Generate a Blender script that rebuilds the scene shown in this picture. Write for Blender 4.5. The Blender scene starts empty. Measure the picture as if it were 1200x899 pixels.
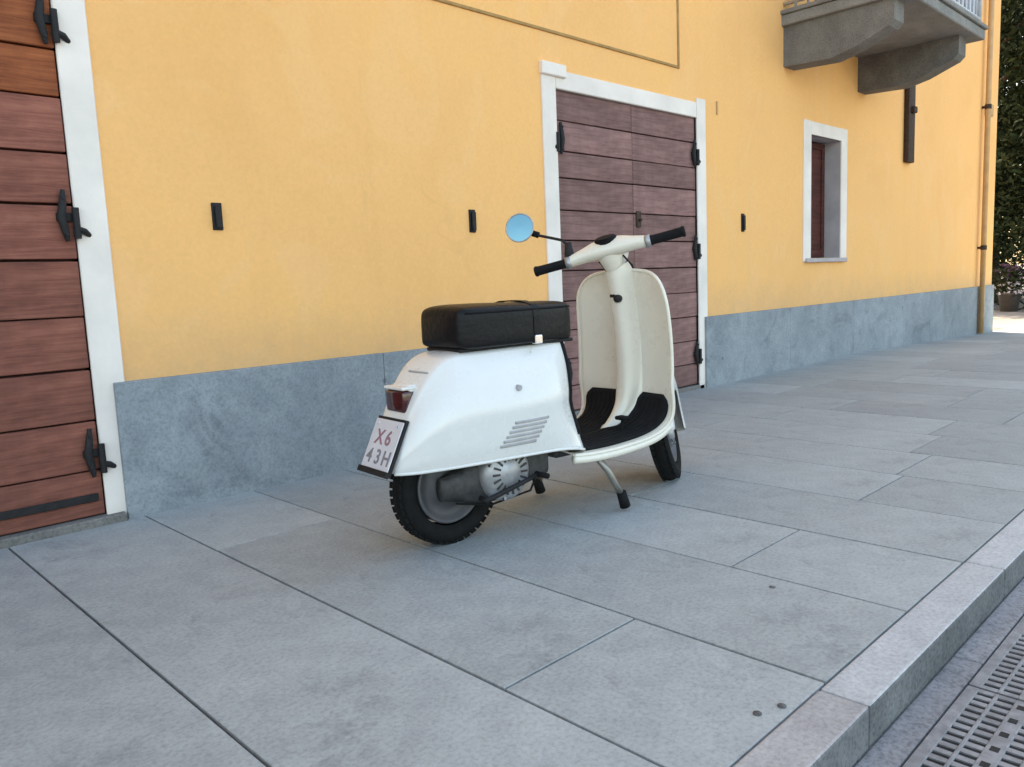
import bpy, bmesh, math, random
from mathutils import Vector, Matrix
from mathutils.bvhtree import BVHTree

random.seed(7)
PI = math.pi
scene = bpy.context.scene
COL = scene.collection

# ------------------------------------------------------------------ camera
cam = bpy.data.cameras.new('camera')
cam_o = bpy.data.objects.new('camera', cam)
COL.objects.link(cam_o)
yaw, pitch, roll = math.radians(44.3177), math.radians(7.2697), math.radians(-2.448)
fw = Vector((math.sin(yaw) * math.cos(pitch), math.cos(yaw) * math.cos(pitch), -math.sin(pitch)))
r0 = Vector((math.cos(yaw), -math.sin(yaw), 0))
u0 = r0.cross(fw)
rt = math.cos(roll) * r0 + math.sin(roll) * u0
up = -math.sin(roll) * r0 + math.cos(roll) * u0
mw = Matrix(((rt.x, up.x, -fw.x, 0), (rt.y, up.y, -fw.y, 0), (rt.z, up.z, -fw.z, 0.875), (0, 0, 0, 1)))
cam_o.matrix_world = mw
cam.sensor_width = 36
cam.lens = 923.64 / 1200 * 36
cam.clip_start = 0.05
cam.clip_end = 2000
scene.camera = cam_o

# ------------------------------------------------------------------ sky and sun
SUN_EL = math.radians(42)
SUN_POS = Vector((0.5, 0.86, 0)).normalized()
world = bpy.data.worlds.new('World')
scene.world = world
world.use_nodes = True
wn = world.node_tree
for n in list(wn.nodes):
    wn.nodes.remove(n)
sky = wn.nodes.new('ShaderNodeTexSky')
sky.sky_type = 'NISHITA'
sky.sun_disc = False
sky.sun_elevation = SUN_EL
sky.sun_rotation = math.atan2(SUN_POS.x, SUN_POS.y)
sky.air_density = 1.0
sky.dust_density = 2.5
sky.ozone_density = 1.0
bg = wn.nodes.new('ShaderNodeBackground')
bg.inputs['Strength'].default_value = 0.15
wo = wn.nodes.new('ShaderNodeOutputWorld')
wn.links.new(sky.outputs[0], bg.inputs['Color'])
wn.links.new(bg.outputs[0], wo.inputs['Surface'])
sl = bpy.data.lights.new('sun', 'SUN')
sl.energy = 4.0
sl.angle = math.radians(0.5)
sl.color = (1.0, 0.94, 0.85)
so = bpy.data.objects.new('sun', sl)
COL.objects.link(so)
sun_dir = Vector((SUN_POS.x * math.cos(SUN_EL), SUN_POS.y * math.cos(SUN_EL), math.sin(SUN_EL)))
so.rotation_euler = sun_dir.to_track_quat('Z', 'Y').to_euler()
so.location = (0, 8, 20)
vs = scene.view_settings
vs.view_transform = 'Standard'
vs.look = 'None'
vs.exposure = 2.34
vs.gamma = 1.0
vs.use_curve_mapping = False
vs.use_white_balance = True      # the camera's own balance for open shade
vs.white_balance_temperature = 8300
vs.white_balance_tint = 5
scene.cycles.max_bounces = 8
scene.cycles.diffuse_bounces = 5


# ------------------------------------------------------------------ materials
def new_mat(name):
    m = bpy.data.materials.new(name)
    m.use_nodes = True
    nt = m.node_tree
    b = nt.nodes['Principled BSDF']
    return m, nt, b


def ramp(nt, fac, stops):
    r = nt.nodes.new('ShaderNodeValToRGB')
    e = r.color_ramp.elements
    while len(e) < len(stops):
        e.new(0.5)
    for k, (p, c) in enumerate(stops):
        e[k].position = p
        e[k].color = (c[0], c[1], c[2], 1)
    nt.links.new(fac, r.inputs['Fac'])
    return r.outputs['Color']


def noise(nt, scale, detail=4, rough=0.55, stretch=None, coord='Object', dist=0.0):
    tc = nt.nodes.new('ShaderNodeTexCoord')
    src = tc.outputs[coord]
    if stretch:
        mp = nt.nodes.new('ShaderNodeMapping')
        mp.inputs['Scale'].default_value = stretch
        nt.links.new(src, mp.inputs['Vector'])
        src = mp.outputs[0]
    n = nt.nodes.new('ShaderNodeTexNoise')
    n.inputs['Scale'].default_value = scale
    n.inputs['Detail'].default_value = detail
    n.inputs['Roughness'].default_value = rough
    n.inputs['Distortion'].default_value = dist
    nt.links.new(src, n.inputs['Vector'])
    return n.outputs['Fac']


def mix(nt, a, b, fac, mode='MIX'):
    m = nt.nodes.new('ShaderNodeMix')
    m.data_type = 'RGBA'
    m.blend_type = mode
    for sock, v in ((m.inputs['A'], a), (m.inputs['B'], b), (m.inputs['Factor'], fac)):
        if hasattr(v, 'node'):
            nt.links.new(v, sock)
        elif isinstance(v, (int, float)):
            sock.default_value = v
        else:
            sock.default_value = (v[0], v[1], v[2], 1)
    return m.outputs['Result']


def bump(nt, b, h, strength=0.2, distance=0.01):
    n = nt.nodes.new('ShaderNodeBump')
    n.inputs['Strength'].default_value = strength
    n.inputs['Distance'].default_value = distance
    nt.links.new(h, n.inputs['Height'])
    nt.links.new(n.outputs[0], b.inputs['Normal'])


def obj_random(nt, amount=0.15):
    """brightness multiplier that differs from piece to piece"""
    oi = nt.nodes.new('ShaderNodeObjectInfo')
    mr = nt.nodes.new('ShaderNodeMapRange')
    mr.inputs['To Min'].default_value = 1 - amount
    mr.inputs['To Max'].default_value = 1 + amount
    nt.links.new(oi.outputs['Random'], mr.inputs['Value'])
    cb = nt.nodes.new('ShaderNodeCombineColor')
    for k in range(3):
        nt.links.new(mr.outputs[0], cb.inputs[k])
    return cb.outputs[0]


def simple(name, col, rough=0.5, metal=0.0, coat=0.0, var=0.12, scale=18, bmp=0.0, bscale=120, spec=None):
    m, nt, b = new_mat(name)
    n = noise(nt, scale, 5)
    c = ramp(nt, n, [(0.3, [x * (1 - var) for x in col]), (0.7, [min(1, x * (1 + var)) for x in col])])
    nt.links.new(c, b.inputs['Base Color'])
    b.inputs['Roughness'].default_value = rough
    b.inputs['Metallic'].default_value = metal
    b.inputs['Coat Weight'].default_value = coat
    b.inputs['Coat Roughness'].default_value = 0.08
    if spec is not None:
        b.inputs['Specular IOR Level'].default_value = spec
    if bmp:
        bump(nt, b, noise(nt, bscale, 3), bmp, 0.004)
    return m


def plaster():
    m, nt, b = new_mat('yellow_plaster')
    big = noise(nt, 0.7, 6, 0.62, dist=0.5)
    c1 = ramp(nt, big, [(0.3, (0.85, 0.445, 0.168)), (0.5, (0.895, 0.480, 0.190)), (0.7, (0.93, 0.495, 0.182))])
    # old repairs and faded patches
    pat = noise(nt, 1.7, 3, 0.5, (1, 1, .8), dist=1.5)
    c1 = mix(nt, c1, (0.90, 0.51, 0.23), ramp(nt, pat, [(0.56, (0, 0, 0)), (0.60, (0.35, 0.35, 0.35))]))
    streak = noise(nt, 2.4, 6, 0.65, (2.6, 2.6, 0.16))
    c2 = mix(nt, c1, (0.70, 0.37, 0.15), ramp(nt, streak, [(0.52, (0, 0, 0)), (0.85, (0.22, 0.22, 0.22))]))
    # splash dirt low on the wall, broken up by noise
    tc = nt.nodes.new('ShaderNodeTexCoord')
    sp = nt.nodes.new('ShaderNodeSeparateXYZ')
    nt.links.new(tc.outputs['Object'], sp.inputs[0])
    mr = nt.nodes.new('ShaderNodeMapRange')
    mr.inputs['From Min'].default_value = 0.95
    mr.inputs['From Max'].default_value = 0.5
    nt.links.new(sp.outputs['Z'], mr.inputs['Value'])
    dn = noise(nt, 6, 7, 0.7)
    mu = nt.nodes.new('ShaderNodeMath')
    mu.operation = 'MULTIPLY'
    nt.links.new(mr.outputs[0], mu.inputs[0])
    nt.links.new(dn, mu.inputs[1])
    c2 = mix(nt, c2, (0.56, 0.36, 0.20), ramp(nt, mu.outputs[0], [(0.12, (0, 0, 0)), (0.6, (0.55, 0.55, 0.55))]))
    fine = noise(nt, 60, 4, 0.7)
    c3 = mix(nt, c2, ramp(nt, fine, [(0.3, (0.95, 0.95, 0.95)), (0.7, (1.03, 1.03, 1.03))]), 1.0, 'MULTIPLY')
    # hairline cracks
    vo = nt.nodes.new('ShaderNodeTexVoronoi')
    vo.feature = 'DISTANCE_TO_EDGE'
    vo.inputs['Scale'].default_value = 0.55
    wob = nt.nodes.new('ShaderNodeMixRGB')
    wob.inputs[0].default_value = 0.22
    nz = nt.nodes.new('ShaderNodeTexNoise')
    nz.inputs['Scale'].default_value = 3.5
    nz.inputs['Detail'].default_value = 8
    nt.links.new(tc.outputs['Object'], nz.inputs['Vector'])
    nt.links.new(tc.outputs['Object'], wob.inputs[1])
    nt.links.new(nz.outputs['Color'], wob.inputs[2])
    nt.links.new(wob.outputs[0], vo.inputs['Vector'])
    crk = ramp(nt, vo.outputs['Distance'], [(0.0, (1, 1, 1)), (0.0035, (0, 0, 0))])
    gate = ramp(nt, noise(nt, 1.1, 2), [(0.50, (0, 0, 0)), (0.62, (0.10, 0.10, 0.10))])
    c3 = mix(nt, c3, (0.45, 0.26, 0.11), mix(nt, crk, gate, 1.0, 'MULTIPLY'))
    nt.links.new(c3, b.inputs['Base Color'])
    b.inputs['Roughness'].default_value = 0.92
    b.inputs['Specular IOR Level'].default_value = 0.2
    hb = nt.nodes.new('ShaderNodeMath')
    hb.operation = 'ADD'
    nt.links.new(noise(nt, 45, 6, 0.65), hb.inputs[0])
    nt.links.new(noise(nt, 3.2, 4, 0.5), hb.inputs[1])
    bump(nt, b, hb.outputs[0], 0.28, 0.009)
    return m


def granite(name, ca, cb, speck=0.5, big=1.3, rough=0.75, rnd=0.08, bs=0.25, spec=0.3, spots=False):
    m, nt, b = new_mat(name)
    n1 = noise(nt, big, 6, 0.62, dist=0.6)
    c = ramp(nt, n1, [(0.32, ca), (0.68, cb)])
    n2 = noise(nt, 90, 3, 0.7)
    c = mix(nt, c, ramp(nt, n2, [(0.34, (1 - speck,) * 3), (0.5, (1, 1, 1)), (0.68, (1 + speck * .6,) * 3)]), 1.0, 'MULTIPLY')
    n3 = noise(nt, 9, 5, 0.7)
    c = mix(nt, c, ramp(nt, n3, [(0.3, (0.84, 0.84, 0.86)), (0.65, (1.06, 1.06, 1.05))]), 1.0, 'MULTIPLY')
    if spots:
        n4 = noise(nt, 2.6, 7, 0.72, dist=1.2)
        c = mix(nt, c, ramp(nt, n4, [(0.28, (0.68, 0.68, 0.70)), (0.46, (1, 1, 1)), (0.66, (1.0, 1.0, 1.0)), (0.80, (1.10, 1.09, 1.07))]), 1.0, 'MULTIPLY')
        tc = nt.nodes.new('ShaderNodeTexCoord')
        vo = nt.nodes.new('ShaderNodeTexVoronoi')
        vo.inputs['Scale'].default_value = 3.1
        nt.links.new(tc.outputs['Object'], vo.inputs['Vector'])
        c = mix(nt, c, ramp(nt, vo.outputs['Distance'], [(0.030, (0.62, 0.62, 0.63)), (0.055, (1, 1, 1))]), 1.0, 'MULTIPLY')
    c = mix(nt, c, obj_random(nt, rnd), 1.0, 'MULTIPLY')
    nt.links.new(c, b.inputs['Base Color'])
    rr = ramp(nt, n3, [(0.3, (rough - .1,) * 3), (0.7, (min(1, rough + .12),) * 3)])
    nt.links.new(rr, b.inputs['Roughness'])
    b.inputs['Specular IOR Level'].default_value = spec
    bump(nt, b, noise(nt, 70, 5, 0.7), bs, 0.004)
    return m


def old_wood(name, ca, cb, dark, rnd=0.18):
    m, nt, b = new_mat(name)
    g = noise(nt, 3.0, 8, 0.7, (1.0, 6.0, 16.0), dist=0.3)
    c = ramp(nt, g, [(0.25, dark), (0.45, ca), (0.72, cb)])
    w = noise(nt, 5.0, 5, 0.65)
    kn = nt.nodes.new('ShaderNodeTexVoronoi')
    kn.inputs['Scale'].default_value = 3.3
    tck = nt.nodes.new('ShaderNodeTexCoord')
    nt.links.new(tck.outputs['Object'], kn.inputs['Vector'])
    c = mix(nt, c, ramp(nt, kn.outputs['Distance'], [(0.035, (0.42, 0.38, 0.36)), (0.075, (1, 1, 1))]), 1.0, 'MULTIPLY')
    c = mix(nt, c, ramp(nt, w, [(0.3, (0.72, 0.72, 0.74)), (0.7, (1.18, 1.16, 1.15))]), 1.0, 'MULTIPLY')
    c = mix(nt, c, obj_random(nt, rnd), 1.0, 'MULTIPLY')
    nt.links.new(c, b.inputs['Base Color'])
    b.inputs['Roughness'].default_value = 0.8
    b.inputs['Specular IOR Level'].default_value = 0.25
    bump(nt, b, g, 0.5, 0.006)
    return m


M = {}
M['plaster'] = plaster()
M['white_trim'] = simple('white_painted_plaster', (0.78, 0.70, 0.64), 0.85, var=0.10, scale=4, bmp=0.25, bscale=60, spec=0.2)
M['plinth'] = granite('plinth_granite', (0.215, 0.242, 0.264), (0.315, 0.342, 0.362), 0.20, 1.6, 0.8, 0.06, 0.15, 0.3, True)
M['slab'] = granite('paving_granite', (0.295, 0.313, 0.312), (0.405, 0.426, 0.424), 0.18, 0.75, 0.66, 0.11, 0.22, 0.35, True)
M['kerb'] = granite('kerb_granite', (0.45, 0.455, 0.46), (0.54, 0.545, 0.55), 0.2, 2.0, 0.75, 0.05)
M['kerb_pink'] = granite('pinkish_kerb_granite', (0.34, 0.325, 0.32), (0.43, 0.41, 0.405), 0.2, 2.0, 0.75, 0.05)
M['kerb_face_dark'] = granite('dark_kerb_face', (0.12, 0.12, 0.122), (0.20, 0.20, 0.20), 0.35, 5, 0.9, 0.05)  # darker stone for the road-facing side of the kerb
M['joint'] = granite('joint_mortar', (0.085, 0.085, 0.09), (0.15, 0.148, 0.145), 0.4, 6, 0.9, 0.0)
M['gutter'] = granite('gutter_stone', (0.22, 0.21, 0.215), (0.30, 0.285, 0.29), 0.35, 3, 0.8, 0.1)
M['road'] = granite('road_surface', (0.16, 0.157, 0.16), (0.24, 0.235, 0.235), 0.45, 0.6, 0.85, 0.0, 0.5)
M['slot_shade'] = simple('painted_slot_shade', (0.012, 0.012, 0.013), 0.8, var=0.4)  # near-black painted in for the shade deep inside the grate slots
M['wood_red'] = old_wood('red_brown_weathered_wood', (0.225, 0.078, 0.055), (0.33, 0.128, 0.090), (0.095, 0.036, 0.028))
M['wood_orange'] = old_wood('orange_brown_wood', (0.24, 0.066, 0.026), (0.36, 0.115, 0.045), (0.08, 0.028, 0.016))
M['wood_mauve'] = old_wood('mauve_brown_weathered_wood', (0.215, 0.114, 0.103), (0.305, 0.174, 0.160), (0.11, 0.056, 0.050))
M['wood_maroon'] = old_wood('maroon_wood', (0.075, 0.020, 0.016), (0.12, 0.036, 0.028), (0.03, 0.010, 0.008))
M['wood_dark'] = old_wood('dark_wood', (0.035, 0.014, 0.012), (0.06, 0.025, 0.02), (0.012, 0.006, 0.006))
M['iron'] = simple('dark_iron', (0.012, 0.011, 0.012), 0.7, 0.2, var=0.4, scale=30, bmp=0.4)
M['rust_iron'] = simple('brown_iron', (0.05, 0.028, 0.018), 0.75, 0.2, var=0.4, scale=30, bmp=0.4)
M['cast_iron'] = simple('worn_cast_iron', (0.24, 0.24, 0.25), 0.6, 0.3, var=0.3, scale=25, bmp=0.4)
M['concrete'] = granite('grey_concrete', (0.19, 0.185, 0.175), (0.28, 0.27, 0.255), 0.25, 2.5, 0.9, 0.05)
M['corbel'] = granite('corbel_stone', (0.13, 0.122, 0.112), (0.21, 0.198, 0.185), 0.3, 3, 0.9, 0.05)
M['tan'] = simple('tan_moulding', (0.38, 0.22, 0.08), 0.9, var=0.15)
M['pipe'] = simple('painted_pipe', (0.50, 0.30, 0.14), 0.5, var=0.12, scale=8)
M['rail'] = simple('galvanised_rail', (0.55, 0.57, 0.60), 0.4, 0.4, var=0.12)
M['panel'] = simple('pale_blue_grey_panel', (0.60, 0.64, 0.72), 0.3, var=0.04)
M['reveal'] = simple('grey_reveal_plaster', (0.42, 0.37, 0.37), 0.9, var=0.12, scale=6)  # grey-mauve has the recess shadow mixed into the colour
M['glass_dark'] = simple('dark_window_glass', (0.02, 0.02, 0.022), 0.06, var=0.1)
M['roof'] = simple('terracotta_roof', (0.30, 0.12, 0.07), 0.9, var=0.25)
# scooter


def scooter_paint(name, col):
    m, nt, b = new_mat(name)
    n1 = noise(nt, 4, 5, 0.6)
    c = ramp(nt, n1, [(0.3, [x * .97 for x in col]), (0.7, [x * 1.02 for x in col])])
    gr = noise(nt, 14, 8, 0.75, dist=0.8)
    c = mix(nt, c, [col[0] * .62, col[1] * .58, col[2] * .52], ramp(nt, gr, [(0.62, (0, 0, 0)), (0.82, (0.5, 0.5, 0.5))]))
    tc = nt.nodes.new('ShaderNodeTexCoord')
    vo = nt.nodes.new('ShaderNodeTexVoronoi')
    vo.inputs['Scale'].default_value = 38
    nt.links.new(tc.outputs['Object'], vo.inputs['Vector'])
    gate = ramp(nt, noise(nt, 7, 3), [(0.60, (0, 0, 0)), (0.66, (0.7, 0.7, 0.7))])
    chip = ramp(nt, vo.outputs['Distance'], [(0.09, (1, 1, 1)), (0.13, (0, 0, 0))])
    c = mix(nt, c, (0.16, 0.12, 0.10), mix(nt, chip, gate, 1.0, 'MULTIPLY'))
    nt.links.new(c, b.inputs['Base Color'])
    rr = ramp(nt, noise(nt, 9, 6, 0.7), [(0.3, (0.16, 0.16, 0.16)), (0.7, (0.42, 0.42, 0.42))])
    nt.links.new(rr, b.inputs['Roughness'])
    b.inputs['Coat Weight'].default_value = 0.5
    b.inputs['Coat Roughness'].default_value = 0.06
    bump(nt, b, noise(nt, 5, 3, 0.4), 0.10, 0.01)
    return m


M['paint'] = scooter_paint('white_scooter_paint', (0.71, 0.695, 0.67))
M['cream'] = scooter_paint('cream_scooter_paint', (0.77, 0.71, 0.605))
M['rubber'] = simple('black_rubber', (0.008, 0.008, 0.009), 0.8, var=0.3, scale=40, bmp=0.2, spec=0.2)
M['tyre'] = simple('tyre_rubber', (0.008, 0.008, 0.008), 0.85, var=0.3, scale=30, bmp=0.3, spec=0.2)
M['vinyl'] = simple('black_vinyl', (0.006, 0.006, 0.007), 0.40, var=0.25, scale=12, bmp=0.45, bscale=50, spec=0.2)
M['chrome'] = simple('chrome', (0.75, 0.75, 0.76), 0.14, 1.0, var=0.05)
M['alloy'] = simple('dull_aluminium', (0.38, 0.38, 0.39), 0.45, 0.6, var=0.2, scale=25, bmp=0.2)
M['rim'] = simple('grey_rim_paint', (0.10, 0.098, 0.105), 0.55, 0.4, var=0.15)
M['engine_dark'] = simple('oily_engine', (0.055, 0.053, 0.053), 0.55, 0.4, var=0.4, scale=30, bmp=0.4)
M['red_lens'] = simple('dark_red_lens', (0.055, 0.006, 0.008), 0.15, coat=0.6, var=0.15, scale=60)
M['plate'] = simple('plate_white', (0.62, 0.60, 0.63), 0.4, var=0.06)
M['plate_red'] = simple('plate_mauve_print', (0.30, 0.15, 0.18), 0.5)
M['plate_dark'] = simple('plate_dark_print', (0.20, 0.19, 0.21), 0.5)
M['grey'] = simple('grey_vent', (0.36, 0.35, 0.36), 0.5, var=0.15)
M['mirror'] = simple('mirror_glass', (0.16, 0.30, 0.33), 0.02, 1.0, var=0.01)  # blue of the reflected sky is tinted into the glass colour
M['steel'] = simple('stand_steel', (0.34, 0.32, 0.29), 0.45, 0.7, var=0.2)
# planting
M['bark'] = simple('bark', (0.07, 0.05, 0.035), 0.95, var=0.4, scale=14, bmp=0.8, bscale=25)
M['terracotta'] = simple('planter_clay', (0.06, 0.055, 0.05), 0.8, var=0.2)
M['fl_purple'] = simple('purple_petals', (0.07, 0.03, 0.065), 0.7)
M['fl_white'] = simple('white_petals', (0.55, 0.52, 0.55), 0.7)


def leaf_mat(name, ca, cb):
    m, nt, b = new_mat(name)
    n = noise(nt, 1.3, 3)
    c = ramp(nt, n, [(0.35, ca), (0.65, cb)])
    nt.links.new(c, b.inputs['Base Color'])
    b.inputs['Roughness'].default_value = 0.8
    b.inputs['Specular IOR Level'].default_value = 0.08
    tr = nt.nodes.new('ShaderNodeBsdfTranslucent')
    nt.links.new(c, tr.inputs['Color'])
    mx = nt.nodes.new('ShaderNodeMixShader')
    mx.inputs[0].default_value = 0.08
    nt.links.new(b.outputs[0], mx.inputs[1])
    nt.links.new(tr.outputs[0], mx.inputs[2])
    nt.links.new(mx.outputs[0], nt.nodes['Material Output'].inputs['Surface'])
    return m


M['leaf_a'] = leaf_mat('dark_leaves', (0.011, 0.021, 0.011), (0.026, 0.041, 0.019))
M['leaf_b'] = leaf_mat('olive_leaves', (0.015, 0.024, 0.011), (0.033, 0.044, 0.019))


# ------------------------------------------------------------------ helpers
def add_obj(name, verts, faces, mat, parent=None, smooth=False, off=None):
    me = bpy.data.meshes.new(name)
    me.from_pydata([tuple(v) for v in verts], [], faces)
    me.update()
    return link(name, me, mat, parent, smooth, off)


def link(name, me, mat, parent=None, smooth=False, off=None):
    if smooth:
        me.polygons.foreach_set('use_smooth', [True] * len(me.polygons))
    if mat:
        me.materials.append(M[mat] if isinstance(mat, str) else mat)
    o = bpy.data.objects.new(name, me)
    COL.objects.link(o)
    if parent:
        o.parent = parent
        if off is None and parent.type == 'EMPTY' and parent.get('world_authored'):
            off = -parent.location
        if off is not None:
            o.location = off
    return o


def from_bm(name, bm, mat, parent=None, smooth=False, off=None):
    bmesh.ops.recalc_face_normals(bm, faces=bm.faces)
    me = bpy.data.meshes.new(name)
    bm.to_mesh(me)
    bm.free()
    return link(name, me, mat, parent, smooth, off)


def tag(o, label, cat, group=None):
    o['label'] = label
    o['category'] = cat
    if group:
        o['group'] = group
    return o


def thing(name, label, cat, loc, rz=0, world_authored=False, group=None):
    e = bpy.data.objects.new(name, None)
    COL.objects.link(e)
    e.location = loc
    e.rotation_euler = (0, 0, rz)
    e.empty_display_size = 0.2
    if world_authored:
        e['world_authored'] = True
    return tag(e, label, cat, group)


def bm_box(bm, x0, x1, y0, y1, z0, z1, bev=0.0, seg=1, mtx=None):
    r = bmesh.ops.create_cube(bm, size=1)
    vs_ = r['verts']
    for v in vs_:
        v.co = Vector((x0 + (v.co.x + .5) * (x1 - x0), y0 + (v.co.y + .5) * (y1 - y0), z0 + (v.co.z + .5) * (z1 - z0)))
    if bev:
        es = list({e for v in vs_ for e in v.link_edges})
        rb = bmesh.ops.bevel(bm, geom=es, offset=bev, segments=seg, profile=0.5, affect='EDGES')
        vs_ = list({v for f in rb['faces'] for v in f.verts} | {v for v in vs_ if v.is_valid})
    if mtx is not None:
        for v in vs_:
            v.co = mtx @ v.co
    return vs_


def box(name, x0, x1, y0, y1, z0, z1, mat, parent=None, bev=0.0, seg=1, mtx=None, off=None, smooth=False):
    bm = bmesh.new()
    bm_box(bm, x0, x1, y0, y1, z0, z1, bev, seg, mtx)
    return from_bm(name, bm, mat, parent, smooth, off)


def bm_tube(bm, pts, radii, n=10, cap=True):
    pts = [Vector(p) for p in pts]
    if not hasattr(radii, '__len__'):
        radii = [radii] * len(pts)
    rings = []
    ref = None
    for k, p in enumerate(pts):
        t = (pts[min(k + 1, len(pts) - 1)] - pts[max(k - 1, 0)]).normalized()
        if ref is None:
            ref = Vector((0, 0, 1)) if abs(t.z) < .9 else Vector((1, 0, 0))
        a = (ref - t * ref.dot(t)).normalized()
        ref = a
        b_ = t.cross(a)
        rings.append([bm.verts.new(p + (a * math.cos(2 * PI * j / n) + b_ * math.sin(2 * PI * j / n)) * radii[k]) for j in range(n)])
    for k in range(len(rings) - 1):
        for j in range(n):
            bm.faces.new((rings[k][j], rings[k][(j + 1) % n], rings[k + 1][(j + 1) % n], rings[k + 1][j]))
    if cap:
        bm.faces.new(rings[0][::-1])
        bm.faces.new(rings[-1])
    return [v for r in rings for v in r]


def tube(name, pts, radii, mat, parent=None, n=10, smooth=True, off=None, mtx=None):
    bm = bmesh.new()
    bm_tube(bm, pts, radii, n)
    if mtx is not None:
        bmesh.ops.transform(bm, matrix=mtx, verts=bm.verts)
    return from_bm(name, bm, mat, parent, smooth, off)


def cr(p0, p1, p2, p3, t):
    return 0.5 * ((2 * p1) + (p2 - p0) * t + (2 * p0 - 5 * p1 + 4 * p2 - p3) * t * t + (3 * p1 - p0 - 3 * p2 + p3) * t ** 3)


def spline(pts, sub, closed=False):
    """Catmull-Rom through points (Vectors)"""
    n = len(pts)
    out = []
    rng = n if closed else n - 1
    for k in range(rng):
        if closed:
            q = [pts[(k + d) % n] for d in (-1, 0, 1, 2)]
        else:
            q = [pts[max(k - 1, 0)], pts[k], pts[k + 1], pts[min(k + 2, n - 1)]]
        for s in range(sub):
            out.append(cr(*q, s / sub))
    if not closed:
        out.append(pts[-1])
    return out


def loft_grid(sections, su, sv, closed=False):
    """sections: lists of Vectors, equal length. su within the section, sv along."""
    rows = [spline([Vector(p) for p in s], su, closed) for s in sections]
    m = len(rows[0])
    cols = [spline([r[j] for r in rows], sv) for j in range(m)]
    return [[cols[j][i] for j in range(m)] for i in range(len(cols[0]))]


def grid_mesh(grid, closed=False, caps=False):
    m = len(grid[0])
    verts = [v for r in grid for v in r]
    faces = []
    for i in range(len(grid) - 1):
        for j in range(m if closed else m - 1):
            j2 = (j + 1) % m
            faces.append((i * m + j, i * m + j2, (i + 1) * m + j2, (i + 1) * m + j))
    if caps:
        faces.append(tuple(range(m))[::-1])
        faces.append(tuple((len(grid) - 1) * m + j for j in range(m)))
    return verts, faces


def fix_normals(o):
    bm = bmesh.new()
    bm.from_mesh(o.data)
    bmesh.ops.recalc_face_normals(bm, faces=bm.faces)
    bm.to_mesh(o.data)
    bm.free()


def lathe(name, prof, mat, parent=None, n=48, mtx=None, closed_profile=False):
    """prof = list of (radius, along) revolved about local Y"""
    bm = bmesh.new()
    rings = []
    for (r, y) in prof:
        rings.append([bm.verts.new((max(r, 1e-4) * math.cos(2 * PI * j / n), y, max(r, 1e-4) * math.sin(2 * PI * j / n))) for j in range(n)])
    cnt = len(rings) if closed_profile else len(rings) - 1
    for k in range(cnt):
        a, c = rings[k], rings[(k + 1) % len(rings)]
        for j in range(n):
            bm.faces.new((a[j], a[(j + 1) % n], c[(j + 1) % n], c[j]))
    if mtx is not None:
        bmesh.ops.transform(bm, matrix=mtx, verts=bm.verts)
    return from_bm(name, bm, mat, parent, True)


def auto_smooth(o, ang=40):
    """flat shading on sharp edges without modifiers"""
    me = o.data
    bm = bmesh.new()
    bm.from_mesh(me)
    for e in bm.edges:
        if len(e.link_faces) == 2 and e.calc_face_angle(0) > math.radians(ang):
            e.smooth = False
    for f in bm.faces:
        f.smooth = True
    bm.to_mesh(me)
    bm.free()
    return o


# ------------------------------------------------------------------ ground
WY = 3.325            # wall plane
RZ = -0.09            # road level
KERB0, KERB1 = 0.580, 0.686


def gz(x):
    """the street falls away gently towards the end of the house"""
    return -0.028 * max(0.0, min(x, 13.6) - 8.5)


def fall(o):
    for v_ in o.data.vertices:
        v_.co.z += gz(v_.co.x)
    return o


def structure(o):
    o['kind'] = 'structure'
    return o


def sheet(name, xs_, y0, y1, z, mat):
    v_ = [(x, y, z + gz(x)) for x in xs_ for y in (y0, y1)]
    f_ = [(2 * k, 2 * k + 2, 2 * k + 3, 2 * k + 1) for k in range(len(xs_) - 1)]
    return structure(add_obj(name, v_, f_, mat))


sheet('road', [-300, 8.5, 13.6, 300], -300, 300, RZ, 'road')
PX0, PX1 = -4.0, 14.2
pave = sheet('pavement', [PX0, 8.5, 13.6, PX1], KERB1, WY + .3, -0.009, 'joint')
joints = [0.613, 1.097, 1.572, 2.049, 2.503, 2.962]
while joints[-1] < PX1 - .2:
    joints.append(joints[-1] + random.choice((0.455, 0.47, 0.48)))
joints[-1] = PX1
left = [0.613]
while left[-1] > PX0 + .3:
    left.append(left[-1] - random.choice((0.47, 0.48, 0.49)))
left[-1] = PX0
joints = left[:0:-1] + joints
J = 0.004
for k in range(len(joints) - 1):
    a, c = joints[k], joints[k + 1]
    if abs(a - 1.097) < .01:
        cuts = [1.19, 2.62]
    elif abs(a - 2.049) < .01:
        cuts = [1.19, 2.45]
    elif abs(a - 1.572) < .01:
        cuts = [2.16]
    elif a < 0.62:
        cuts = [] if a > .6 else [0.9]
    elif abs(a - 2.503) < .01:
        cuts = [1.9]
    else:
        t = random.uniform(.95, 1.6)
        cuts = [t, t + random.uniform(.9, 1.25)]
    ys = [KERB1] + cuts + [WY]
    for i in range(len(ys) - 1):
        dz = random.uniform(-.0015, .0005)
        y0 = ys[i] + (J * .8 if i == 0 else J * .7)
        y1 = ys[i + 1] - (0 if i == len(ys) - 2 else J * .7)
        mt = Matrix.Translation(((a + c) / 2, (y0 + y1) / 2, dz)) @ Matrix.Rotation(random.uniform(-.0009, .0009), 4, 'Y')
        hx, hy = (c - a) / 2 - J, (y1 - y0) / 2
        bm = bmesh.new()
        bm_box(bm, -hx, hx, -hy, hy, -0.04, 0, 0.0012)
        for q in bm.verts:
            q.co.z += gz(q.co.x + (a + c) / 2)
        from_bm('paving_slab', bm, 'slab', pave).matrix_local = mt

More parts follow.
